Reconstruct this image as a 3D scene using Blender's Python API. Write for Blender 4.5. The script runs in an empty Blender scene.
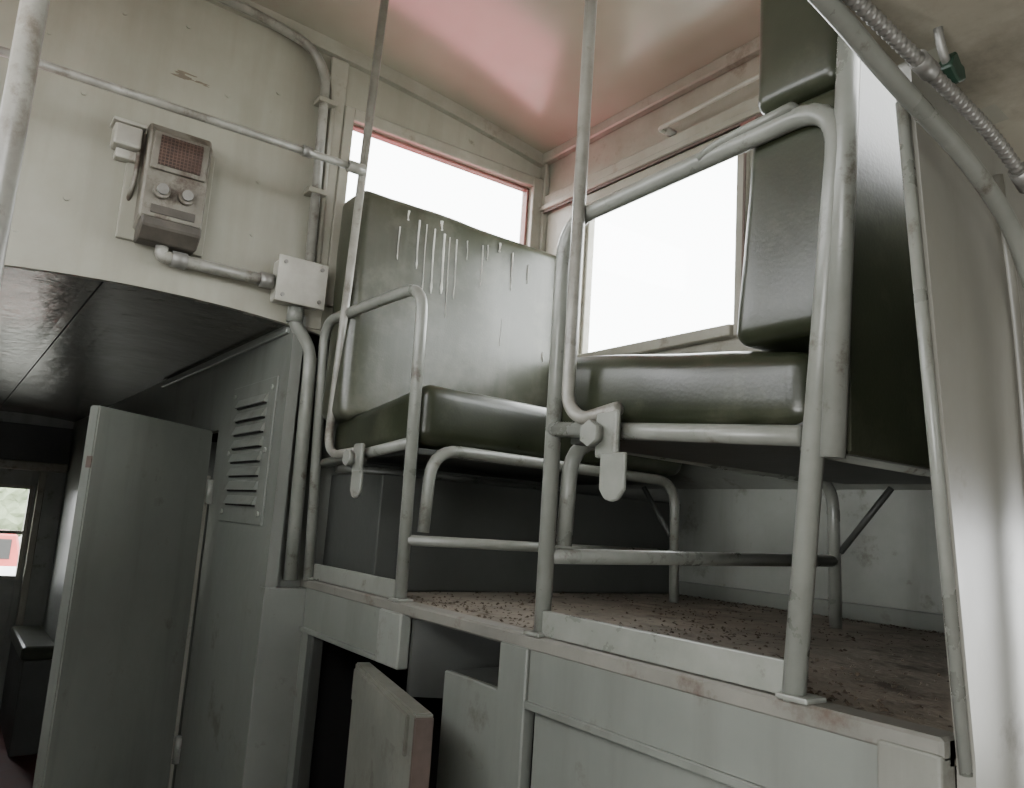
import bpy, bmesh, math, random
from mathutils import Vector, Matrix, noise
random.seed(4)
S=0.62; ZF=-2.1      # model units -> metres ; floor height in model units

# ------------------------------------------------------------------ materials
def mat(name,c1,c2=None,rough=0.5,metal=0.0,scale=4.0,bump=0.1,bscale=40.0,detail=6,dirt_or_glow=None,dscale=2.5,dth=(0.55,0.72),spec=0.5,rvar=0.12,coat=0.0,streak=None,sth=(.52,.75),samt=.5,scuff=None):
    m=bpy.data.materials.new(name); m.use_nodes=True
    nt=m.node_tree; N=nt.nodes; L=nt.links
    b=N['Principled BSDF']
    tc=N.new('ShaderNodeTexCoord')
    n1=N.new('ShaderNodeTexNoise'); n1.inputs['Scale'].default_value=scale; n1.inputs['Detail'].default_value=detail; n1.inputs['Roughness'].default_value=.62
    L.new(tc.outputs['Object'],n1.inputs['Vector'])
    r=N.new('ShaderNodeValToRGB'); r.color_ramp.elements[0].position=.35; r.color_ramp.elements[1].position=.68
    c2=c2 or tuple(x*.82 for x in c1)
    r.color_ramp.elements[0].color=(*c2,1); r.color_ramp.elements[1].color=(*c1,1)
    L.new(n1.outputs['Fac'],r.inputs['Fac'])
    col=r.outputs['Color']
    def layer(col,vec,sc,th,c,amt=1.0,rgh=.7):
        n2=N.new('ShaderNodeTexNoise'); n2.inputs['Scale'].default_value=sc; n2.inputs['Detail'].default_value=9; n2.inputs['Roughness'].default_value=rgh
        L.new(vec,n2.inputs['Vector'])
        r2=N.new('ShaderNodeValToRGB'); r2.color_ramp.elements[0].position=th[0]; r2.color_ramp.elements[1].position=th[1]
        r2.color_ramp.elements[1].color=(amt,amt,amt,1)
        L.new(n2.outputs['Fac'],r2.inputs['Fac'])
        mx=N.new('ShaderNodeMix'); mx.data_type='RGBA'
        L.new(r2.outputs['Color'],mx.inputs[0]); L.new(col,mx.inputs[6]); mx.inputs[7].default_value=(*c,1)
        return mx.outputs[2]
    if streak:
        mp=N.new('ShaderNodeMapping'); mp.inputs['Scale'].default_value=(1,1,.10)
        L.new(tc.outputs['Object'],mp.inputs['Vector'])
        col=layer(col,mp.outputs[0],9,sth,streak,samt,.6)
    if dirt_or_glow: col=layer(col,tc.outputs['Object'],dscale,dth,dirt_or_glow)
    if scuff:
        col=layer(col,tc.outputs['Object'],34,(.66,.72),scuff,.8,.75)
    L.new(col,b.inputs['Base Color'])
    mr=N.new('ShaderNodeMapRange'); mr.inputs[3].default_value=max(.03,rough-rvar); mr.inputs[4].default_value=min(1,rough+rvar)
    L.new(n1.outputs['Fac'],mr.inputs[0]); L.new(mr.outputs[0],b.inputs['Roughness'])
    b.inputs['Metallic'].default_value=metal
    b.inputs['Specular IOR Level'].default_value=spec
    b.inputs['Coat Weight'].default_value=coat
    if bump:
        n3=N.new('ShaderNodeTexNoise'); n3.inputs['Scale'].default_value=bscale; n3.inputs['Detail'].default_value=4
        L.new(tc.outputs['Object'],n3.inputs['Vector'])
        bp=N.new('ShaderNodeBump'); bp.inputs['Strength'].default_value=bump; bp.inputs['Distance'].default_value=.01
        L.new(n3.outputs['Fac'],bp.inputs['Height']); L.new(bp.outputs['Normal'],b.inputs['Normal'])
    return m
M={}
M['cream']=mat('cream_paint',(.315,.31,.255),(.255,.248,.20),rough=.42,scale=3,bump=.2,bscale=9,dirt_or_glow=(.15,.13,.098),dscale=6,dth=(.66,.74),streak=(.18,.17,.132),sth=(.48,.76),samt=.55)
M['creamtrim']=mat('cream_trim_paint',(.32,.31,.258),(.235,.225,.182),rough=.4,scale=6,dirt_or_glow=(.15,.125,.095),dscale=8,dth=(.58,.72))
M['ceil']=mat('cupola_ceiling_paint',(.35,.33,.265),(.29,.27,.215),rough=.19,scale=2.2,bump=.08,bscale=4,detail=3,dirt_or_glow=(.29,.22,.19),dscale=1.6,dth=(.56,.76),rvar=.04,spec=.8)  # pink noise layer paints in the glow reflected from the red roof
M['lowceil']=mat('grey_gloss_ceiling_paint',(.12,.12,.103),(.085,.085,.072),rough=.24,scale=5,bump=.22,bscale=22,rvar=.07,dirt_or_glow=(.055,.05,.04),dscale=6,dth=(.6,.75),spec=.55)  # dark colour paints in the unlit look of the far ceiling
M['creamceil']=mat('cream_gloss_ceiling_paint',(.34,.315,.25),(.27,.25,.195),rough=.38,scale=5,bump=.2,bscale=12,dirt_or_glow=(.15,.135,.10),dscale=4,dth=(.5,.7))
M['grey']=mat('grey_green_paint',(.175,.185,.163),(.14,.15,.132),rough=.40,scale=3,bump=.15,bscale=14,dirt_or_glow=(.085,.077,.062),dscale=6,dth=(.60,.72),streak=(.108,.11,.095),samt=.75,scuff=(.10,.085,.065))
M['greylight']=mat('light_grey_paint',(.255,.265,.238),(.20,.21,.187),rough=.40,scale=4,bump=.15,bscale=14,dirt_or_glow=(.10,.088,.068),dscale=7,dth=(.58,.70),streak=(.15,.15,.13),samt=.75)
M['panel']=mat('taupe_panel_paint',(.235,.23,.20),(.18,.175,.15),rough=.33,scale=3,bump=.12,bscale=10,dirt_or_glow=(.10,.085,.065),dscale=6,dth=(.60,.74),streak=(.14,.13,.11),samt=.75)
M['tube']=mat('tube_grey_paint',(.225,.232,.205),(.165,.172,.15),rough=.30,scale=10,bump=.08,bscale=30,dirt_or_glow=(.085,.072,.054),dscale=14,dth=(.58,.68),scuff=(.10,.08,.06))
M['pole']=mat('pole_worn_paint',(.27,.265,.232),(.165,.16,.138),rough=.33,scale=14,bump=.1,bscale=30,dirt_or_glow=(.11,.095,.075),dscale=16,dth=(.54,.66))
M['vinyl']=mat('olive_vinyl',(.034,.039,.022),(.014,.017,.009),rough=.31,scale=4,bump=.035,bscale=190,detail=10,rvar=.09,dirt_or_glow=(.064,.067,.045),dscale=7,dth=(.52,.74),spec=.48,scuff=(.095,.092,.066))
M['vinyl2']=mat('faded_olive_vinyl',(.062,.066,.046),(.032,.036,.022),rough=.31,scale=3,bump=.035,bscale=190,detail=10,rvar=.09,dirt_or_glow=(.105,.107,.082),dscale=6,dth=(.48,.74),spec=.52,streak=(.105,.105,.085),samt=.7,scuff=(.14,.138,.11))  # paler olive with lighter streaks, for the left seat's back
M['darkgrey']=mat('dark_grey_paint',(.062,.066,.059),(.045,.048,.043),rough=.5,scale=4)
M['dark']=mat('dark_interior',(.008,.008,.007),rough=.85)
M['platform']=mat('dirty_platform',(.235,.205,.165),(.125,.105,.08),rough=.75,scale=6,bump=.5,bscale=45,detail=12,dirt_or_glow=(.065,.05,.035),dscale=14,dth=(.52,.66))
M['edge']=mat('worn_edge',(.185,.18,.155),(.13,.128,.11),rough=.55,scale=9,dirt_or_glow=(.085,.062,.046),dscale=12,dth=(.54,.68))
M['beige']=mat('grey_beige_worn_paint',(.185,.187,.160),(.13,.132,.11),rough=.6,scale=6,dirt_or_glow=(.085,.073,.057),dscale=9,dth=(.54,.68),streak=(.09,.088,.073),samt=.7)
M['rust']=mat('brown_worn_edge',(.125,.09,.072),(.075,.054,.044),rough=.7,scale=12)
M['smudge']=mat('wall_smudge',(.19,.16,.12),(.13,.105,.08),rough=.7,scale=30)
M['red']=mat('faded_red_frame',(.22,.10,.082),(.16,.07,.058),rough=.5,scale=8)
M['redfloor']=mat('red_floor_paint',(.10,.022,.017),(.06,.015,.012),rough=.6,scale=5)
M['metal']=mat('galvanised_metal',(.26,.255,.235),(.16,.155,.14),rough=.42,metal=.4,scale=10)
M['heater']=mat('aged_metal_housing',(.20,.188,.155),(.11,.10,.08),rough=.5,scale=9,metal=.1,dirt_or_glow=(.07,.052,.038),dscale=14,dth=(.50,.64))
M['heaterdark']=mat('grimy_metal',(.08,.07,.055),(.04,.035,.028),rough=.55,scale=14)
M['mesh']=mat('rusty_mesh',(.065,.036,.026),(.03,.018,.013),rough=.7,scale=60)
M['wire']=mat('rusty_wire',(.135,.08,.058),(.08,.046,.034),rough=.6,scale=30)
M['white']=mat('white_paint',(.42,.41,.36),(.31,.30,.255),rough=.4,scale=8,dirt_or_glow=(.17,.14,.1),dscale=10,dth=(.6,.74))
M['drop']=mat('white_droppings',(.60,.60,.55),rough=.7,scale=20)
M['blackm']=mat('black_metal',(.02,.02,.018),rough=.45,scale=10)
M['green']=mat('green_paint',(.012,.035,.02),rough=.5)
M['leaf']=mat('dry_debris',(.085,.065,.042),(.04,.03,.02),rough=.9,scale=30)
M['redroof']=mat('red_roof_paint',(.55,.145,.17),(.46,.115,.14),rough=.6)
M['grass']=mat('gravel_ground',(.30,.30,.265),(.22,.225,.19),rough=.95,scale=.6,bump=0)
M['foliage']=mat('tree_foliage',(.22,.27,.17),(.15,.19,.11),rough=.95,scale=2,bump=0)  # greens paled, distance haze put into the colour
M['bark']=mat('tree_bark',(.08,.06,.04),rough=.9)
M['truckred']=mat('truck_red_paint',(.45,.07,.06),rough=.4)
M['truckwhite']=mat('truck_white_paint',(.7,.7,.68),rough=.4)
gl=bpy.data.materials.new('window_glass'); gl.use_nodes=True
N=gl.node_tree.nodes; N.clear()
o=N.new('ShaderNodeOutputMaterial'); t=N.new('ShaderNodeBsdfTransparent'); t.inputs[0].default_value=(.96,.97,.96,1)
g=N.new('ShaderNodeBsdfGlossy'); g.inputs['Roughness'].default_value=.03
mx=N.new('ShaderNodeMixShader'); mx.inputs[0].default_value=.05
gl.node_tree.links.new(t.outputs[0],mx.inputs[1]); gl.node_tree.links.new(g.outputs[0],mx.inputs[2]); gl.node_tree.links.new(mx.outputs[0],o.inputs[0])
M['glass']=gl

# ------------------------------------------------------------------ builders
ALL=[]
def mk(name,bm,m,smooth=False,parent=None):
    bmesh.ops.recalc_face_normals(bm,faces=bm.faces)
    me=bpy.data.meshes.new(name); bm.to_mesh(me); bm.free()
    me.materials.append(M[m])
    for p in me.polygons: p.use_smooth=smooth
    ob=bpy.data.objects.new(name,me); bpy.context.scene.collection.objects.link(ob)
    ALL.append(ob)
    if parent: ob.parent=parent
    return ob
def root(name):
    e=bpy.data.objects.new(name,None); bpy.context.scene.collection.objects.link(e); e.empty_display_size=.1
    return e
def hexa(bm,c):
    v=[bm.verts.new(p) for p in c]
    for f in [(0,1,2,3),(4,7,6,5),(0,4,5,1),(1,5,6,2),(2,6,7,3),(3,7,4,0)]:
        bm.faces.new([v[i] for i in f])
    return v
def addbox(bm,x0,x1,y0,y1,z0,z1):
    return hexa(bm,[(x0,y0,z0),(x1,y0,z0),(x1,y1,z0),(x0,y1,z0),(x0,y0,z1),(x1,y0,z1),(x1,y1,z1),(x0,y1,z1)])
def box(name,x0,x1,y0,y1,z0,z1,m,bev=.006,parent=None):
    bm=bmesh.new(); addbox(bm,x0,x1,y0,y1,z0,z1)
    if bev: bmesh.ops.bevel(bm,geom=bm.edges[:],offset=bev,segments=2,affect='EDGES',profile=.5)
    return mk(name,bm,m,parent=parent)
def boxes(name,lst,m,bev=.005,parent=None):
    bm=bmesh.new()
    for b in lst: addbox(bm,*b)
    if bev: bmesh.ops.bevel(bm,geom=bm.edges[:],offset=bev,segments=1,affect='EDGES')
    return mk(name,bm,m,parent=parent)
def prism(name,poly,axis,a,b,m,bev=.004,parent=None):
    bm=bmesh.new()
    def P(u,v,w):
        return {'x':(w,u,v),'y':(u,w,v),'z':(u,v,w)}[axis]
    A=[bm.verts.new(P(u,v,a)) for u,v in poly]; B=[bm.verts.new(P(u,v,b)) for u,v in poly]
    bm.faces.new(A); bm.faces.new(B[::-1]); n=len(poly)
    for i in range(n): bm.faces.new([A[i],B[i],B[(i+1)%n],A[(i+1)%n]])
    if bev: bmesh.ops.bevel(bm,geom=bm.edges[:],offset=bev,segments=1,affect='EDGES')
    return mk(name,bm,m,parent=parent)
def fillet(pts,r,n=7):
    pts=[Vector(p) for p in pts]; out=[pts[0]]
    for i in range(1,len(pts)-1):
        a,b,c=pts[i-1],pts[i],pts[i+1]
        d1=(a-b); d2=(c-b); rr=min(r,d1.length*.48,d2.length*.48)
        p=b+d1.normalized()*rr; q=b+d2.normalized()*rr
        for k in range(n+1):
            t=k/n; out.append(p*(1-t)**2+b*2*t*(1-t)+q*t*t)
    out.append(pts[-1]); return out
def addtube(bm,pts,r,seg=14,flat=None):
    pts=[Vector(p) for p in pts]; rings=[]
    t0=(pts[1]-pts[0]).normalized()
    up=Vector((0,0,1)) if abs(t0.z)<.9 else Vector((1,0,0))
    n=(up-t0*up.dot(t0)).normalized()
    for i,p in enumerate(pts):
        if i==0: t=t0
        elif i==len(pts)-1: t=(pts[-1]-pts[-2]).normalized()
        else: t=((pts[i+1]-p).normalized()+(p-pts[i-1]).normalized()).normalized()
        n=(n-t*n.dot(t)).normalized(); b=t.cross(n)
        rr=r(i/(len(pts)-1)) if callable(r) else r
        rings.append([bm.verts.new(p+(n*math.cos(a)*(flat or 1)+b*math.sin(a))*rr) for a in [2*math.pi*k/seg for k in range(seg)]])
    for a,b in zip(rings,rings[1:]):
        for k in range(seg): bm.faces.new([a[k],a[(k+1)%seg],b[(k+1)%seg],b[k]])
    bm.faces.new(rings[0][::-1]); bm.faces.new(rings[-1])
def tube(name,pts,r,m='tube',fr=.1,parent=None,flat=None,seg=14):
    bm=bmesh.new(); addtube(bm,fillet(pts,fr) if len(pts)>2 else pts,r,seg,flat)
    return mk(name,bm,m,smooth=True,parent=parent)
def cyl(name,p,q,r,m,parent=None,seg=20,bev=True):
    bm=bmesh.new(); addtube(bm,[p,q],r,seg)
    ob=mk(name,bm,m,parent=parent)
    for f in ob.data.polygons: f.use_smooth=len(f.vertices)==4
    return ob
def cushion(name,corners,dims,r,puff,parent=None,m='vinyl',nz=.0035,seed=0):
    C=[Vector(c) for c in corners]
    h=[d/2 for d in dims]
    def ticks(hh):
        e=[-hh+r*(1-math.cos(k/6*math.pi/2)) for k in range(7)]
        k=max(4,int((2*hh-2*r)/.05)); mid=[-hh+r+(2*hh-2*r)*i/k for i in range(1,k)]
        return e+mid+[-x for x in e[::-1]]
    T=[ticks(x) for x in h]
    bm=bmesh.new()
    def mp(p):
        q=Vector([max(-(h[i]-r),min(h[i]-r,p[i])) for i in range(3)]); d=p-q
        if d.length>1e-7:
            p=q+d.normalized()*r
        u=[p[i]/h[i] for i in range(3)]
        b=[(1-min(1,u[i]**2)) for i in range(3)]
        uu=list(u)
        for i in range(3):
            j,k=(i+1)%3,(i+2)%3
            uu[i]+= (puff[i]/h[i])*u[i]*math.sqrt(max(0,b[j]*b[k]))
        a=[(x+1)/2 for x in uu]
        x,y,z=a
        lo=(C[0]*(1-x)+C[1]*x)*(1-y)+(C[3]*(1-x)+C[2]*x)*y
        hi=(C[4]*(1-x)+C[5]*x)*(1-y)+(C[7]*(1-x)+C[6]*x)*y
        w=lo*(1-z)+hi*z
        n=noise.noise(w*3+Vector((seed,0,0)))*nz+noise.noise(w*9+Vector((seed,3,0)))*nz*.3
        return w+Vector((n,n*.7,n))
    for ax in range(3):
        j,k=(ax+1)%3,(ax+2)%3
        for s in (-1,1):
            g=[]
            for a in T[j]:
                row=[]
                for b in T[k]:
                    p=[0,0,0]; p[ax]=s*h[ax]; p[j]=a; p[k]=b
                    row.append(bm.verts.new(mp(Vector(p))))
                g.append(row)
            for i in range(len(g)-1):
                for l in range(len(g[0])-1):
                    bm.faces.new([g[i][l],g[i+1][l],g[i+1][l+1],g[i][l+1]])
    bmesh.ops.remove_doubles(bm,verts=bm.verts[:],dist=.0012)
    return mk(name,bm,m,smooth=True,parent=parent)

YC=.6
YS=2.585          # cupola side wall
YB=3.23           # car body side wall
XW=-3.5           # cupola end wall
XN=-.69           # other cupola end wall
def zc(y): return 2.57-.045*(y-YC)**2
def zl(y): return 1.17-.09*(y-YC)**2
YM=2*YC-YB; YSM=2*YC-YS

# ------------------------------------------------------------------ room shell
def arcslab(name,x0,x1,y0,y1,zf,th,m,n=24,parent=None):
    bm=bmesh.new(); rows=[]
    for i in range(n+1):
        y=y0+(y1-y0)*i/n; z=zf(y)
        rows.append([bm.verts.new(p) for p in ((x0,y,z),(x1,y,z),(x1,y,z+th),(x0,y,z+th))])
    for a,b in zip(rows,rows[1:]):
        for k in range(4): bm.faces.new([a[k],a[(k+1)%4],b[(k+1)%4],b[k]])
    bm.faces.new(rows[0]); bm.faces.new(rows[-1][::-1])
    return mk(name,bm,m,smooth=False,parent=parent)
def endwall(name,x0,x1,segs,m):
    bm=bmesh.new()
    for (y0,y1,zlo,zhi) in segs:
        n=max(2,int((y1-y0)/.15))
        for i in range(n):
            a=y0+(y1-y0)*i/n; b=y0+(y1-y0)*(i+1)/n
            hexa(bm,[(x0,a,zlo(a)),(x1,a,zlo(a)),(x1,b,zlo(b)),(x0,b,zlo(b)),(x0,a,zhi(a)),(x1,a,zhi(a)),(x1,b,zhi(b)),(x0,b,zhi(b))])
    bmesh.ops.remove_doubles(bm,verts=bm.verts[:],dist=.0005)
    return mk(name,bm,m)
k=lambda v:(lambda y:v)
wz0,wz1=1.30,2.19
W0,W1=1.39,2.49
M0,M1=2*YC-W1,2*YC-W0
segs=[(YSM,M0,zl,zc),(M0,M1,zl,k(wz0)),(M0,M1,k(wz1),zc),(M1,W0,zl,zc),(W0,W1,zl,k(wz0)),(W0,W1,k(wz1),zc),(W1,YS,zl,zc)]
endwall('wall_cupola_end',XW-.08,XW,segs,'cream')
endwall('wall_cupola_opposite_end',XN,XN+.08,segs,'cream')
box('floor',-12,4,YM,YB,ZF-.1,ZF,'redfloor',0)
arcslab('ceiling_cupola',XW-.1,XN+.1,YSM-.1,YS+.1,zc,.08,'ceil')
cl=root('ceiling_lower')
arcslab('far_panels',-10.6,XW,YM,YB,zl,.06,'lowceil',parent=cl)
arcslab('near_panels',XN,4,YM,YB,zl,.06,'creamceil',parent=cl)
arcslab('side_shelf',XW,XN,YS,YB,zl,.06,'greylight',n=5,parent=cl)
arcslab('opposite_shelf',XW,XN,YM,YSM,zl,.06,'greylight',n=5,parent=cl)
bm=bmesh.new()
addbox(bm,-10.5,XW,.43-.003,.43+.003,zl(.43)-.003,zl(.43)+.01)
mk('seam_strips',bm,'dark',parent=cl)

sz0,sz1=1.17,1.985
for nm,y0,y1 in (('wall_cupola_side',YS,YS+.08),('wall_cupola_opposite_side',YSM-.08,YSM)):
    boxes(nm,[(XW,XN,y0,y1,.80,sz0),(XW,XN,y0,y1,sz1,2.42),(XW,-3.13,y0,y1,sz0,sz1),(-2.10,-1.93,y0,y1,sz0,sz1),(-.95,XN,y0,y1,sz0,sz1)],'creamtrim',0)
nw=(-.25,.45,-.55,.42)
boxes('wall_side',[(-10.6,nw[0],YB,YB+.08,ZF,.62),(nw[1],4,YB,YB+.08,ZF,.62),(nw[0],nw[1],YB,YB+.08,ZF,nw[2]),(nw[0],nw[1],YB,YB+.08,nw[3],.62)],'greylight',0)
boxes('wall_opposite_side',[(-10.6,-.3,YM-.08,YM,ZF,.62),(1.5,4,YM-.08,YM,ZF,.62),(-.3,1.5,YM-.08,YM,ZF,-.7),(-.3,1.5,YM-.08,YM,.42,.62)],'greylight',0)
endwall('wall_near_end',4,4.08,[(YM,-.1,k(ZF),zl),(-.1,1.3,k(ZF),k(-1.2)),(-.1,1.3,k(.6),zl),(1.3,YB,k(ZF),zl)],'greylight')
XE=-10.5
dw=(.42,.86,-.62,.33)
endwall('wall_far_end',XE-.08,XE,[(YM,.2,k(ZF),zl),(.2,1.0,k(.63),zl),(1.0,YB,k(ZF),zl)],'greylight')
d=root('door_1')
boxes('leaf',[(XE-.07,XE-.02,.2,dw[0],ZF,.60),(XE-.07,XE-.02,dw[1],1.0,ZF,.60),(XE-.07,XE-.02,dw[0],dw[1],ZF,dw[2]),(XE-.07,XE-.02,dw[0],dw[1],dw[3],.60)],'greylight',.004,d)
boxes('window_sash',[(XE-.02,XE,dw[0]-.04,dw[0],dw[2]-.04,dw[3]+.04),(XE-.02,XE,dw[1],dw[1]+.04,dw[2]-.04,dw[3]+.04),(XE-.02,XE,dw[0],dw[1],dw[2]-.04,dw[2]),(XE-.02,XE,dw[0],dw[1],dw[3],dw[3]+.04),(XE-.03,XE-.01,dw[0],dw[1],-.17,-.13)],'creamtrim',.003,d)
box('latch',XE-.02,XE+.03,.93,.98,-.75,-.55,'blackm',.004,d)
dp=root('trim_1')
boxes('lintel_beam',[(XE,XE+.14,-.3,1.19,.54,.64)],'creamtrim',.01,dp)
boxes('frame_posts',[(XE,XE+.06,.93,1.0,ZF,.54)],'creamtrim',.006,dp)
boxes('header_panel',[(XE,XE+.05,-.3,1.19,.64,1.05)],'darkgrey',.004,dp)
b=root('locker_bench')
box('base',-10.3,-8.9,.90,1.17,ZF,-1.25,'darkgrey',.01,b)
box('seat_pad',-10.3,-8.85,.87,1.17,-1.25,-1.12,'vinyl',.03,b)

# ------------------------------------------------------------------ locker wall with louvre (left)
lw=root('wall_locker_side')
YL=1.2
boxes('panel',[(-4.45,XW+.058,YL,YL+.05,-.06,zl(YL)+.03),(-4.45,XW+.02,YL+.001,YL+.05,ZF,-.06),(-10.5,-4.45,YL,YL+.05,.70,zl(YL)+.03),(-10.5,-5.4,YL,YL+.05,ZF,.7)],'grey',0,lw)
boxes('corner_return',[(XW+.0,XW+.066,YL-.004,1.385,ZF,-.034)],'grey',.003,lw)
boxes('top_strip',[(-6,XW,YL-.015,YL+.02,zl(YL)-.05,zl(YL)-.02)],'grey',.004,lw)
lv=root('louvred_vent')
box('plate',-4.22,-3.56,YL-.010,YL,.22,.90,'grey',.004,lv)
for i in range(8):
    z=.31+i*.068
    bm=bmesh.new()
    hexa(bm,[(-4.10,YL-.032,z),(-3.66,YL-.032,z),(-3.66,YL-.008,z),(-4.10,YL-.008,z),(-4.10,YL-.014,z+.042),(-3.66,YL-.014,z+.042),(-3.66,YL-.006,z+.042),(-4.10,YL-.006,z+.042)])
    mk('slat_%d'%(i+1),bm,'grey',parent=lv)
    box('slot_%d'%(i+1),-4.09,-3.67,YL-.022,YL-.010,z-.008,z,'dark',0,lv)
bm=bmesh.new()
for x in (-4.17,-3.61):
    for z in (.27,.56,.85): addtube(bm,[(x,YL-.018,z),(x,YL-.008,z)],.012,8)
mk('rivets',bm,'greylight',parent=lv)
boxes('locker_partition_interior',[(-5.4,-5.35,YL+.05,YB,ZF,.7)],'grey',0)
H=Vector((-4.45,1.19,0)); E=Vector((-3.84,.525,0)); dd=(E-H).normalized(); nn=Vector((dd.y,-dd.x,0))*.05
def slab(name,a,b,n,z0,z1,m,parent,bev=.006):
    bm=bmesh.new()
    hexa(bm,[(a.x,a.y,z0),(b.x,b.y,z0),(b.x+n.x,b.y+n.y,z0),(a.x+n.x,a.y+n.y,z0),(a.x,a.y,z1),(b.x,b.y,z1),(b.x+n.x,b.y+n.y,z1),(a.x+n.x,a.y+n.y,z1)])
    bmesh.ops.bevel(bm,geom=bm.edges[:],offset=bev,segments=2,affect='EDGES')
    return mk(name,bm,m,parent=parent)
ld=root('door_2')
slab('leaf',H+dd*.03,E,nn,-2.0,.69,'grey',ld)
slab('edge_wear',E-dd*.002,E+dd*.003,nn*.5,.42,.47,'rust',ld,.0005)
slab('hinge_side_strip',H,H+dd*.03,nn*1.2,-2.0,.45,'white',ld,.002)  # white strip paints in the bright gap of light beside the hinge
for z in (.30,-1.0): cyl('hinge_%d'%int(z*10+20),H+Vector((.02,0,z)),H+Vector((.02,0,z+.13)),.022,'tube',ld)

# ------------------------------------------------------------------ platform
YP=1.38
pf=root('raised_platform')
box('deck',XW,XN,YP+.02,YB,-.04,0,'platform',0,pf)
boxes('edge_angle',[(XW,XN+.0,YP-.004,YP+.07,-.035,.006)],'edge',.006,pf)
boxes('fascia',[(XW+.07,-2.68,YP,YP+.03,-.20,-.03),(-1.80,-.80,YP,YP+.03,-.17,-.03),(-1.93,-1.80,YP-.01,YP+.03,ZF,-.03),(-3.43,-3.36,YP,YP+.03,ZF,-.2),
  (-1.78,-.72,YP+.012,YP+.04,ZF,-.185),(-2.24,-1.94,YP+.004,YP+.03,ZF,-.165)],'grey',.004,pf)
boxes('pale_post',[(-2.69,-2.52,YP-.015,YP+.03,-.215,-.03)],'greylight',.005,pf)
box('worn_end_post',-.80,XN,YP-.01,YP+.04,ZF,-.02,'beige',.006,pf)
boxes('bottom_lip',[(-1.80,-.80,YP-.012,YP+.01,-.185,-.165),(XW+.07,-2.69,YP-.012,YP+.01,-.215,-.195)],'grey',.003,pf)
bm=bmesh.new()
hexa(bm,[(-2.52,YP+.03,-.30),(-2.50,YP+.03,-.30),(-2.28,YP+.40,-.30),(-2.30,YP+.40,-.30),(-2.52,YP+.03,-.04),(-2.50,YP+.03,-.04),(-2.28,YP+.40,-.04),(-2.30,YP+.40,-.04)])
mk('recess_side',bm,'darkgrey',parent=pf)
box('recess_back',-2.52,-1.90,YP+.40,YP+.43,-.5,-.04,'darkgrey',0,pf)
box('recess_step',-2.24,-1.93,YP+.03,YP+.40,-.19,-.165,'darkgrey',0,pf)
boxes('locker_interior',[(XW,XN,2.3,2.35,ZF,-.04),(-2.3,-2.27,YP+.05,2.3,ZF,-.19),(XW+.07,XW+.09,YP+.04,2.3,ZF,-.05),(XW+.07,-2.5,YP+.05,2.3,-.07,-.045)],'dark',0,pf)  # near-black sheets paint in the shade inside the open locker
boxes('opening_jamb',[(-3.36,-3.30,YP+.0,YP+.05,ZF,-.2)],'darkgrey',.004,pf)
op=root('opposite_platform')
ym=2*YC-YP
box('deck',XW,XN,YM,ym,-.04,0,'platform',0,op)
box('fascia',XW,XN,ym-.03,ym+.004,ZF,-.03,'grey',.004,op)
box('kick_rail',-2.8,-.8,ym-.03,ym,0,.07,'tube',.004,op)
cd=root('cupboard_door')
a=Vector((-2.80,1.345,0)); b_=Vector((-2.03,1.17,0)); dcd=(b_-a).normalized(); ncd=Vector((-dcd.y,dcd.x,0))*.055
slab('leaf',a,b_,ncd,-1.2,-.235,'beige',cd,.005)
slab('worn_end',b_-dcd*.01,b_+dcd*.005,ncd*1.01,-1.2,-.245,'rust',cd,.003)
slab('raised_rail',a+dcd*.03-ncd*.2,b_-dcd*.05-ncd*.2,ncd*.25,-.36,-.25,'beige',cd,.003)

bm=bmesh.new()
cl_=[(random.uniform(-2.9,-.8),random.uniform(YP+.1,YB-.08)) for _ in range(26)]
for i in range(2000):
    if i%3: 
        c=random.choice(cl_); x=c[0]+random.gauss(0,.13); y=c[1]+random.gauss(0,.09)
    else: x=random.uniform(-2.95,-.75); y=random.uniform(YP+.06,YB-.05)
    q_=random.random()
    if q_<.15: y=YB-.04-abs(random.gauss(0,.05))
    elif q_<.3: y=YP+.09+abs(random.gauss(0,.05))
    if not(-2.95<x<-.72 and YP+.08<y<YB-.03): continue
    s=random.uniform(.002,.010)
    a=random.uniform(0,6.28); h=random.uniform(.001,.008)
    v=[bm.verts.new((x+s*math.cos(a+q)*random.uniform(.5,1.3),y+s*math.sin(a+q)*random.uniform(.5,1.3),.001+h*random.random())) for q in (0,1.6,3.1,4.7)]
    top=bm.verts.new((x,y,.002+h))
    for j in range(4): bm.faces.new([v[j],v[(j+1)%4],top])
mk('floor_debris',bm,'leaf')
boxes('baseboard_side',[(-2.95,XN,YB-.03,YB,0,.07)],'grey',.004)

# ------------------------------------------------------------------ near partition (right) at XN
pp=root('partition_panel')
n=14
ys=[1.25+(YB-1.25)*i/n for i in range(n+1)]
poly=[(1.42,-.03)]+[(y,zl(y)) for y in ys]+[(YB,-.03)]
prism('sheet',poly,'x',XN,XN+.03,'panel',0,pp)
prism('lower_sheet',[(1.42,ZF),(1.42,-.03),(YB,-.03),(YB,ZF)],'x',XN,XN+.03,'panel',0,pp)
tube('edge_bead',[(XN+.015,1.42,-.05),(XN+.015,1.25,1.06)],.0105,'tube',parent=pp)
tube('formed_rib',[(XN+.03,1.56,1.02),(XN+.030,1.62,.75),(XN+.030,1.665,.3),(XN+.030,1.69,-.05),(XN+.03,1.71,-1.)],.012,'panel',fr=.2,parent=pp)  # raised line modelled in place of a curved shadow on the sheet
ap=root('arch_pipe')
xp=-.61
pl_=fillet([(xp,.60,1.12),(xp,.90,1.075),(xp,1.12,1.01),(xp,1.33,.965),(xp,1.50,.89),(xp,1.60,.76),(xp,1.63,.5),(xp,1.66,0),(xp,1.70,-1.2),(xp,1.72,ZF)],.1)
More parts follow.
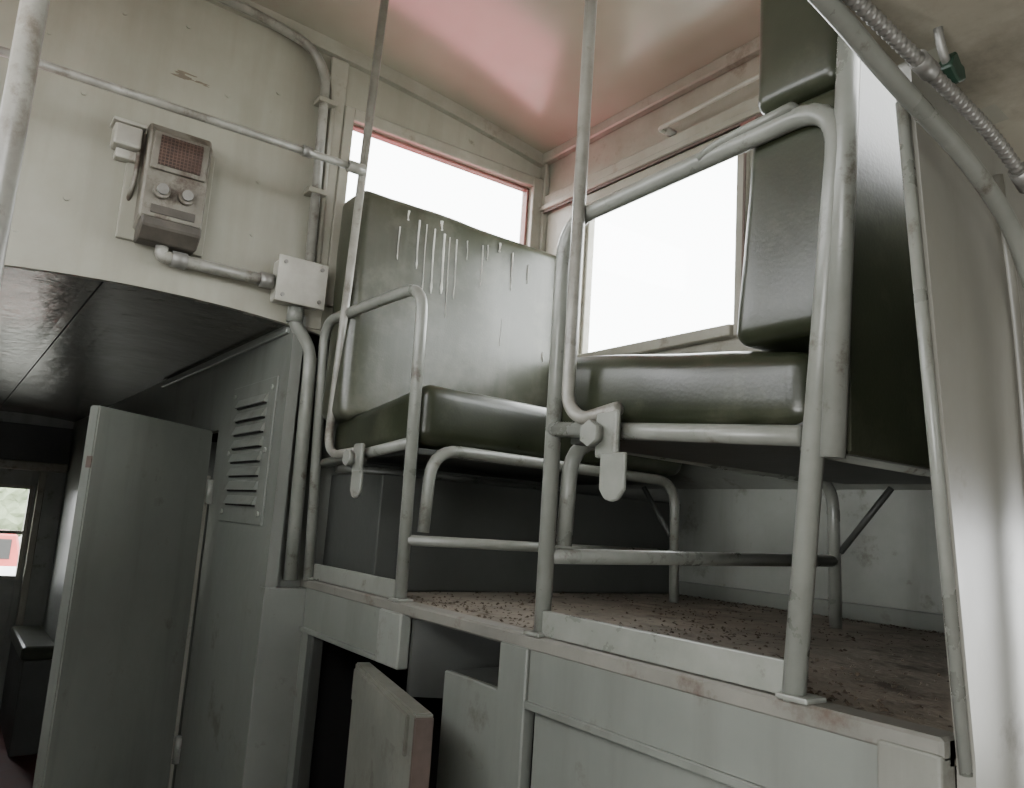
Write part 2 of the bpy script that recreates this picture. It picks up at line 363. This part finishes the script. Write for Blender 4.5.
bm=bmesh.new(); addtube(bm,pl_,.0155)
mk('steel_pipe',bm,'tube',smooth=True,parent=ap)
fc=root('flexible_conduit')
xf_=-.585
base=[Vector(p) for p in [(xf_,.70,1.105),(xf_,.96,1.07),(xf_,1.22,1.035),(xf_,1.38,1.01),(xf_,1.52,.955),(xf_,1.75,.85),(xf_,1.95,.70)]]
base=fillet(base,.1,4)
pts=[]
for i in range(len(base)-1):
    nseg=max(1,int((base[i+1]-base[i]).length/.0022))
    for j in range(nseg): pts.append(base[i].lerp(base[i+1],j/nseg))
NP=len(pts)
bm=bmesh.new(); addtube(bm,pts,lambda t:.0112+.0012*math.sin(t*NP*1.05),12)
mk('corrugated_tube',bm,'metal',smooth=True,parent=fc)
cyl('coupling_1',(xf_,1.13,1.049),(xf_,1.17,1.043),.0155,'metal',fc)
cyl('coupling_2',(xf_,1.47,.978),(xf_,1.51,.960),.018,'metal',fc)
hk=root('green_hook_bracket')
tube('rod',[(xf_,1.195,1.13),(xf_,1.205,1.10),(xf_,1.225,1.075)],.007,'metal',.02,hk)
prism('cap',[(1.212,1.068),(1.24,1.048),(1.262,1.062),(1.256,1.085),(1.243,1.078),(1.232,1.102),(1.220,1.084)],'x',xf_-.012,xf_+.012,'green',.003,hk)

# ------------------------------------------------------------------ windows
def frame(nm,pts_boxes,m,p,bev=.004): return boxes(nm,pts_boxes,m,bev,p)
w=root('window_1')
frame('casing',[(XW,XW+.03,W0-.05,W0,wz0-.05,wz1+.06),(XW,XW+.03,W1,YS-.0,wz0-.05,wz1+.06),(XW,XW+.03,W0,W1,wz1,wz1+.06),(XW,XW+.03,W0,W1,wz0-.05,wz0)],'creamtrim',w)
frame('red_sash',[(XW-.05,XW-.01,W0,W0+.012,wz0,wz1),(XW-.05,XW-.01,W1-.015,W1,wz0,wz1),(XW-.05,XW-.01,W0,W1,wz1-.014,wz1),(XW-.05,XW-.01,W0,W1,wz0,wz0+.012)],'red',w,.002)
box('glass',XW-.045,XW-.04,W0,W1,wz0,wz1,'glass',0,w)
w=root('window_2')
for i,(xa,xb) in enumerate([(-3.13,-2.10),(-1.93,-.95)]):
    frame('casing_%d'%i,[(xa-.05,xa,YS-.03,YS,sz0-.05,sz1+.05),(xb,xb+.05,YS-.03,YS,sz0-.05,sz1+.05),(xa,xb,YS-.03,YS,sz1,sz1+.05),(xa,xb,YS-.05,YS,sz0-.05,sz0)],'creamtrim',w)
    frame('sash_%d'%i,[(xa,xa+.02,YS+.02,YS+.06,sz0,sz1),(xb-.025,xb,YS+.02,YS+.06,sz0,sz1),(xa,xb,YS+.02,YS+.06,sz1-.02,sz1),(xa,xb,YS+.02,YS+.06,sz0,sz0+.02)],'creamtrim',w)
    box('glass_%d'%i,xa,xb,YS+.04,YS+.045,sz0,sz1,'glass',0,w)
frame('mullion_strip',[(-2.06,-2.048,YS-.036,YS-.028,sz0,sz1+.02)],'rust',w,.002)
frame('mullion_top',[(-2.08,-2.0,YS-.038,YS-.028,sz1-.04,sz1+.06)],'red',w,.002)
frame('track',[(XW,XN,YS-.045,YS-.03,sz1+.07,sz1+.10),(XW,XN,YS-.03,YS,sz1+.10,sz1+.16)],'creamtrim',w)
frame('track_groove',[(XW,XN,YS-.034,YS-.028,sz1+.055,sz1+.07)],'rust',w,0)
wh=root('window_handle_rail')
tube('rail',[(-2.50,YS-.05,2.16),(-2.50,YS-.10,2.16),(-1.75,YS-.10,2.18),(-1.75,YS-.05,2.18)],.010,'white',.04,wh)
for x in (-2.50,-1.75): cyl('foot%d'%int(-x*10),(x,YS-.06,2.17),(x,YS,2.17),.020,'white',wh)

boxes('trim_2',[(XW,XN,YS-.05,YS,zc(YS)-.05,zc(YS)+.01)],'creamtrim',.008)
t3=root('trim_3')
bm=bmesh.new()
for i in range(20):
    a=YSM+(YS-YSM)*i/20; b2=YSM+(YS-YSM)*(i+1)/20
    hexa(bm,[(XW,a,zc(a)-.07),(XW+.035,a,zc(a)-.07),(XW+.035,b2,zc(b2)-.07),(XW,b2,zc(b2)-.07),(XW,a,zc(a)),(XW+.035,a,zc(a)),(XW+.035,b2,zc(b2)),(XW,b2,zc(b2))])
bmesh.ops.remove_doubles(bm,verts=bm.verts[:],dist=.0005)
mk('moulding',bm,'creamtrim',parent=t3)
boxes('trim_4',[(XW,XW+.02,1.25,W0-.05,zl(1.3),zc(1.35)-.07)],'creamtrim',.004)
boxes('trim_5',[(XW,XW+.05,YS-.035,YS,1.1,2.34)],'creamtrim',.006)
bm=bmesh.new()
for i in range(26):
    a=YSM+(YS-YSM)*i/26; b2=YSM+(YS-YSM)*(i+1)/26
    hexa(bm,[(XW-.02,a,zl(a)-.012),(XW+.012,a,zl(a)-.012),(XW+.012,b2,zl(b2)-.012),(XW-.02,b2,zl(b2)-.012),(XW-.02,a,zl(a)+.10),(XW+.008,a,zl(a)+.10),(XW+.008,b2,zl(b2)+.10),(XW-.02,b2,zl(b2)+.10)])
bmesh.ops.remove_doubles(bm,verts=bm.verts[:],dist=.0005)
mk('trim_6',bm,'cream')
boxes('wall_end_below',[(XW-.08,XW,YL+.05,YB,ZF,1.0)],'grey',0)

# ------------------------------------------------------------------ fittings on end wall
X=XW
h=root('wall_heater_thermostat')
dy=-.035
box('back_plate',X,X+.02,.44,.78,1.34,1.80,'cream',.004,h)
prism('housing',[(X+.02,1.38),(X+.13,1.42),(X+.13,1.78),(X+.09,1.83),(X+.02,1.83)],'y',.53+dy,.775+dy,'heater',.008,h)
prism('lower_tray',[(X+.02,1.33),(X+.10,1.33),(X+.15,1.38),(X+.15,1.42),(X+.02,1.42)],'y',.54+dy,.77+dy,'heaterdark',.006,h)
box('grille_frame',X+.13,X+.145,.545+dy,.76+dy,1.62,1.78,'heater',.004,h)
box('grille_mesh',X+.14,X+.15,.57+dy,.735+dy,1.64,1.765,'mesh',0,h)
bm=bmesh.new()
for i in range(11):
    y=.578+dy+i*.0145; addbox(bm,X+.149,X+.152,y,y+.0026,1.64,1.765)
for i in range(9):
    z=1.648+i*.0135; addbox(bm,X+.149,X+.152,.57+dy,.735+dy,z,z+.0026)
mk('grille_wires',bm,'wire',parent=h)
for i,y in enumerate((.60+dy,.695+dy)):
    cyl('knob_%d'%i,(X+.13,y,1.535),(X+.155,y,1.535),.033,'heater',h)
    cyl('knob_dial_%d'%i,(X+.155,y,1.535),(X+.17,y,1.535),.022,'metal',h)
box('label_plate',X+.13,X+.136,.57+dy,.74+dy,1.44,1.475,'heaterdark',.001,h)
tube('side_strap',[(X+.01,.50+dy,1.50),(X+.05,.51+dy,1.58),(X+.05,.51+dy,1.72),(X+.01,.50+dy,1.78)],.010,'heater',.04,h)
sw=root('small_switch_box')
box('body',X,X+.09,.37,.475,1.70,1.79,'white',.01,sw); box('lid',X+.0,X+.10,.36,.485,1.79,1.805,'white',.004,sw); box('lower_lip',X,X+.05,.39,.47,1.66,1.70,'white',.006,sw)
jb=root('junction_box')
box('body',X,X+.10,1.09,1.30,1.21,1.40,'white',.012,jb)
box('cover',X+.10,X+.112,1.08,1.31,1.20,1.41,'white',.004,jb)
for y,z in ((1.11,1.23),(1.28,1.23),(1.11,1.38),(1.28,1.38)): cyl('screw_%d_%d'%(y*100,z*100),(X+.112,y,z),(X+.12,y,z),.009,'metal',jb,10)
cp=root('electrical_conduit')
tube('heater_run',[(X+.06,.61,1.33),(X+.06,.61,1.29),(X+.06,1.08,1.29)],.026,'pole',.06,cp)
for y in (.65,1.02): cyl('coupling_%d'%(y*100),(X+.06,y,1.29),(X+.06,y+.06,1.29),.034,'metal',cp)
tube('riser',[(X+.05,1.24,1.41),(X+.05,1.22,2.34),(X+.05,1.14,2.46),(X+.05,.85,2.51),(X+.05,.3,2.52)],.022,'pole',.10,cp)
tube('second_riser',[(X+.03,1.285,1.41),(X+.03,1.27,2.30),(X+.03,1.2,2.42)],.012,'creamtrim',.1,cp)
for z in (1.75,2.2): box('strap_%d'%(z*10),X,X+.075,1.19,1.28,z,z+.025,'creamtrim',.004,cp)
tube('drop',[(X+.05,1.20,1.20),(X+.05,1.20,1.13),(X+.05,1.29,1.02),(X+.05,1.31,.0)],.030,'tube',.10,cp)
cyl('drop_coupling',(X+.05,1.20,1.13),(X+.05,1.20,1.20),.036,'tube',cp)
bm=bmesh.new()
for y,z in [(.25,1.45),(.25,1.9),(.35,2.3),(.98,1.75),(.98,1.5),(1.02,2.2),(.6,2.35),(.1,1.28),(.5,1.24),(.9,1.24),(.1,2.1),(-.2,1.6),(.8,2.1)]:
    addtube(bm,[(X,y,z),(X+.006,y,z)],.010,8)
mk('wall_bolts',bm,'cream')
bm=bmesh.new()
for i in range(12):
    y=.62+random.gauss(0,.04); z=2.115+random.gauss(0,.010); s=random.uniform(.010,.025)
    vs=[bm.verts.new((X+.0010+.0002*i,y+s*1.6*math.cos(q)*random.uniform(.5,1.2),z+s*.25*math.sin(q)*random.uniform(.5,1.3))) for q in [j*math.pi/6 for j in range(12)]]
    bm.faces.new(vs)
mk('peeled_paint_patch',bm,'smudge')

# ------------------------------------------------------------------ seats
TR=.023
YA=1.40
def seat(nm,xf,sgn,backh,split):
    r=root(nm)
    fx=lambda t: xf-sgn*t
    D=.82
    if sgn<0: loop=[(fx(0.0),YA+.01,0),(fx(.01),YA,1.19),(fx(D+.085),YA,1.215),(fx(D-.015),YA,0)]
    else:     loop=[(fx(0.0),YA,0),(fx(.03),YA,1.18),(-3.455,1.345,1.165),(-3.43,1.385,0)]
    tube('arm_loop',loop,TR,'tube',.12,r)
    tube('seat_side_rail',[(fx(.01),YA,.575),(fx(D),YA,.515)],TR*.95,'tube',parent=r)
    box('kick_plate',min(fx(.02),fx(D-.02)),max(fx(.02),fx(D-.02)),YA-.008,YA+.008,.008,.075,'tube',.003,r)
    for i,t in enumerate((0,D)):
        box('post_foot_%d'%i,fx(t)-.035,fx(t)+.035,YA-.03,YA+.035,.005,.016,'tube',.003,r)
    tube('front_frame',[(fx(-.0),1.47,.25),(fx(-.0),1.48,.56),(fx(0),2.78,.545),(fx(0),2.80,.0)],TR,'tube',.12,r)
    tube('front_low_rail',[(fx(0),YA,.22),(fx(0),2.80,.245 if sgn<0 else .215)],TR*(.95 if sgn<0 else .85),'tube',parent=r)
    tube('rear_frame',[(fx(D-.02),1.45,.50),(fx(D-.02),2.80,.50),(fx(D-.02),2.80,0)],TR*.9,'tube',.1,r)
    tube('brace',[(fx(.02),2.80,.28),(fx(.22),2.80,.52)],.012,'darkgrey',parent=r)
    box('seat_pan',min(fx(.04),fx(D)),max(fx(.04),fx(D)),1.44,2.80,.535,.56,'darkgrey',.004,r)
    y0,y1=1.42,2.84
    f0,f1=.575,.80; b0,b1=.54,.70
    xf_,xb_=(fx(.0) if sgn>0 else fx(-.045)),fx(D)
    if sgn>0: cs=[(xb_,y0,b0),(xf_,y0,f0),(xf_,y1,f0),(xb_,y1,b0),(xb_,y0,b1),(xf_,y0,f1),(xf_,y1,f1),(xb_,y1,b1)]
    else:     cs=[(xf_,y0,f0),(xb_,y0,b0),(xb_,y1,b0),(xf_,y1,f0),(xf_,y0,f1),(xb_,y0,b1),(xb_,y1,b1),(xf_,y1,f1)]
    cushion('seat_cushion',cs,(D,1.42,.21),.05,(.010,.012,.020),r,seed=xf,nz=.008)
    def backpart(name,ta,tb,ta2,tb2,z0,z1,rr,seed,ya,yb,m='vinyl',ztr=0):
        xa0,xb0=sorted((fx(ta),fx(tb))); xa1,xb1=sorted((fx(ta2),fx(tb2)))
        cs=[(xa0,ya,z0),(xb0,ya,z0),(xb0,yb,z0),(xa0,yb,z0),(xa1,ya,z1),(xb1,ya,z1),(xb1,yb,z1-ztr),(xa1,yb,z1-ztr)]
        cushion(name,cs,(abs(tb-ta),1.1,z1-z0),rr,(.012,.004,.004),r,seed=seed,m=m,nz=.007)
    if split:
        backpart('back_cushion',.62,.87,.66,.89,.735,1.27,.035,2,y0,2.52)
        backpart('head_cushion',.665,.885,.68,.91,1.28,backh,.035,5,y0,2.52)
        boxes('back_board',[(fx(.875),fx(.905),1.43,2.52,.48,backh-.03)],'vinyl',.006,r)
        tube('back_frame_tube',[(fx(.885),YA+.005,.47),(fx(.945),YA+.005,backh)],TR*1.05,'tube',parent=r)
        tube('arm_pad',[(fx(.54),YA,1.205),(fx(.60),YA,1.222),(fx(.80),YA,1.232)],.030,'tube',.03,r,flat=.5)
    else:
        backpart('back_cushion',.60,.845,.625,.86,.70,backh,.05,9,1.36,2.555,'vinyl2',.03)
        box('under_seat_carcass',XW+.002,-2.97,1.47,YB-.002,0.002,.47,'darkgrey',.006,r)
    return r,fx
s1,fx1=seat('cupola_seat',-2.60,+1,1.765,False)
s2,fx2=seat('cupola_seat.001',-1.79,-1,1.90,True)

def bracket(r,x,z,tongue,y=1.372,w=1.0):
    cyl('pivot_bolt',(x,y-.045,z),(x,y+.02,z),.024,'tube',r,16)
    cyl('pivot_nut',(x,y-.062,z),(x,y-.04,z),.034,'tube',r,6)
    box('clamp_plate',x-.01,x+.07,y-.03,y-.012,z-.06,z+.06,'tube',.008,r)
    a0=x+.03
    prism('tongue',[(a0,z-.05),(a0+.08*w,z-.05),(a0+.08*w,z-tongue+.03),(a0+.062*w,z-tongue+.006),(a0+.04*w,z-tongue),(a0+.018*w,z-tongue+.006),(a0,z-tongue+.03)],'y',y-.045,y-.031,'tube',.004,r)
p1=root('grab_pole')
tube('rod',[(-2.96,1.267,zc(1.267)),(-3.345,1.375,.60),(-3.26,1.37,.545),(-3.02,1.375,.555)],.0185,'pole',.07,p1)
bracket(p1,-2.99,.52,.16,w=1.1)
p2=root('grab_pole.001')
tube('rod',[(-1.672,1.365,zc(1.365)),(-1.672,1.36,.63),(-1.61,1.36,.585),(-1.47,1.36,.605)],.0185,'pole',.05,p2)
bracket(p2,-1.525,.54,.17,w=1.1)
br=root('overhead_grab_rail')
tube('bar',[(-3.11,-.11,1.775),(-3.10,1.28,1.775)],.0165,'pole',parent=br)
cyl('tee_clamp',(-3.10,1.235,1.775),(-3.10,1.31,1.775),.026,'pole',br)
cyl('bar_collar',(-3.10,1.03,1.775),(-3.10,1.07,1.775),.023,'metal',br)
p3=root('grab_pole.002'); tube('rod',[(-2.96,-.07,zc(-.07)),(-3.30,-.19,.008)],.0185,'pole',parent=p3)
p4=root('aisle_pole'); tube('rod',[(-1.6,.015,zc(0)),(-1.6,.02,ZF)],.023,'pole',parent=p4)
for z in (zc(0)-.02,ZF): cyl('flange_%d'%int(z*10+30),(-1.6,.015,z),(-1.6,.015,z+.02),.06,'pole',p4)

bm=bmesh.new()
for (y,z1,L,wd) in [(1.56,1.62,.16,.004),(1.66,1.68,.24,.006),(1.70,1.67,.34,.004),(1.745,1.66,.32,.007),(1.80,1.65,.30,.009),(1.83,1.64,.40,.0035),(1.87,1.64,.30,.005),(1.93,1.65,.10,.004),(2.02,1.65,.22,.005),(2.05,1.66,.08,.004),(2.2,1.66,.20,.0055),(1.60,1.71,.05,.006),(1.78,1.71,.05,.009),(2.12,1.69,.05,.007),(2.30,1.62,.10,.004),(2.42,1.18,.05,.004),(2.15,1.3,.14,.003)]:
    N_=10; prev=None
    for i in range(N_+1):
        f_=i/N_; z=z1-L*f_; ww=wd*(1.0-.65*f_+(.5 if i==N_-1 else 0))*random.uniform(.85,1.15); yy=y+.0015*math.sin(i*.5+y*9)
        xx=fx1(.60+.025*(z-.70)/1.065)+.0095
        cur=[bm.verts.new((xx,yy-ww,z)),bm.verts.new((xx+.006,yy,z)),bm.verts.new((xx,yy+ww,z))]
        if prev:
            bm.faces.new([prev[0],prev[1],cur[1],cur[0]]); bm.faces.new([prev[1],prev[2],cur[2],cur[1]])
        prev=cur
mk('bird_dropping_runs',bm,'drop',parent=s1)

ro=root('exterior_roof')
arcslab('roof_far',-10.6,XW-.09,YM,YB,lambda y:zl(y)+.08,.04,'redroof',parent=ro)
arcslab('roof_near',XN+.09,4,YM,YB,lambda y:zl(y)+.08,.04,'redroof',parent=ro)
GZ=ZF-2.1
box('ground',-120,60,-80,80,GZ-.2,GZ,'grass',0)
tl=root('tree_row')
for i in range(9):
    yy=-14+i*4+random.uniform(-1,1); xx=-85+random.uniform(-3,3); hh=random.uniform(5,7)
    bm=bmesh.new()
    for j in range(6):
        mt=Matrix.Translation((xx+random.uniform(-1.5,1.5),yy+random.uniform(-1.6,1.6),GZ+hh*(.45+.1*j)))@Matrix.Scale(random.uniform(1.3,2.3)*(1-.08*j),4)
        bmesh.ops.create_icosphere(bm,subdivisions=3,radius=1,matrix=mt)
    for v in bm.verts: v.co+=Vector([noise.noise(v.co*1.3+Vector((q*7,0,0))) for q in range(3)])*.6
    mk('canopy_%d'%i,bm,'foliage',parent=tl)
    tube('trunk_%d'%i,[(xx,yy,GZ),(xx,yy,GZ+hh*.6)],.25,'bark',parent=tl)
# parked truck outdoors, seen through the far door window
tk=root('parked_truck')
tx,ty=-34.,1.2
prism('cab',[(ty-1.7,GZ+.9),(ty+1.7,GZ+.9),(ty+1.7,GZ+2.0),(ty+1.45,GZ+3.0),(ty-1.45,GZ+3.0),(ty-1.7,GZ+2.0)],'x',tx-3,tx,'truckred',.08,tk)
box('white_band',tx-3.02,tx+.03,ty-1.72,ty+1.72,GZ+1.45,GZ+1.85,'truckwhite',.02,tk)
box('windscreen',tx,tx+.03,ty-1.3,ty+1.3,GZ+2.1,GZ+2.8,'blackm',.01,tk)
box('cargo_bed',tx-9,tx-3.1,ty-1.7,ty+1.7,GZ+.9,GZ+2.2,'truckwhite',.05,tk)
for i,(wx,wy) in enumerate([(tx-1,ty-1.6),(tx-1,ty+1.3),(tx-7,ty-1.6),(tx-7,ty+1.3)]):
    cyl('wheel_%d'%i,(wx,wy,GZ+.6),(wx,wy+.3,GZ+.6),.6,'blackm',tk)

# ------------------------------------------------------------------ scale to metres
T=Matrix.Translation((0,0,-ZF*S))@Matrix.Scale(S,4)
for ob in ALL: ob.data.transform(T); ob.data.update()

# ------------------------------------------------------------------ light
wd=bpy.data.worlds.new('overcast_sky'); bpy.context.scene.world=wd; wd.use_nodes=True
bg=wd.node_tree.nodes['Background']; bg.inputs[0].default_value=(.97,.985,1,1); bg.inputs[1].default_value=14.0
def area(nm,loc,size,rot,e,col=(1,1,1)):
    l=bpy.data.lights.new(nm,'AREA'); l.shape='RECTANGLE'; l.size=size[0]*S; l.size_y=size[1]*S; l.energy=e; l.color=col
    o=bpy.data.objects.new(nm,l); o.location=T@Vector(loc); o.rotation_euler=rot; bpy.context.scene.collection.objects.link(o); return o
R=math.radians
area('daylight_window_side',(-2.1,YS+.45,1.7),(2.4,.9),(R(-75),0,0),14)
area('daylight_near_side',(.1,YB+.3,0),(.8,1.0),(R(-90),0,0),8)
area('daylight_near_opposite',(.6,YM-.3,-.1),(1.8,1.1),(R(90),0,0),42)  # added fill lamp at an unseen opening, brightens the aisle level

# ------------------------------------------------------------------ camera
f=800.
nz_=Vector((330,4900,800)).normalized()
nx_=Vector((-577,-96,800)).normalized(); nx_=(nx_-nz_*nx_.dot(nz_)).normalized()
Xc=-nx_
Yc=Vector((.8105,-.1471,.5669)); Yc=(Yc-nz_*Yc.dot(nz_)-Xc*Yc.dot(Xc)).normalized()
right=Vector((Xc.x,Yc.x,nz_.x)); up=Vector((Xc.y,Yc.y,nz_.y)); fwd=Vector((Xc.z,Yc.z,nz_.z))
Mx=Matrix((( right.x,up.x,-fwd.x),(right.y,up.y,-fwd.y),(right.z,up.z,-fwd.z))).to_4x4()
cam=bpy.data.cameras.new('camera'); co=bpy.data.objects.new('camera',cam); bpy.context.scene.collection.objects.link(co)
co.matrix_world=Matrix.Translation(T@Vector((0,0,.3)))@Mx
cam.sensor_width=36; cam.lens=f*36/1024; cam.clip_start=.02
bpy.context.scene.camera=co
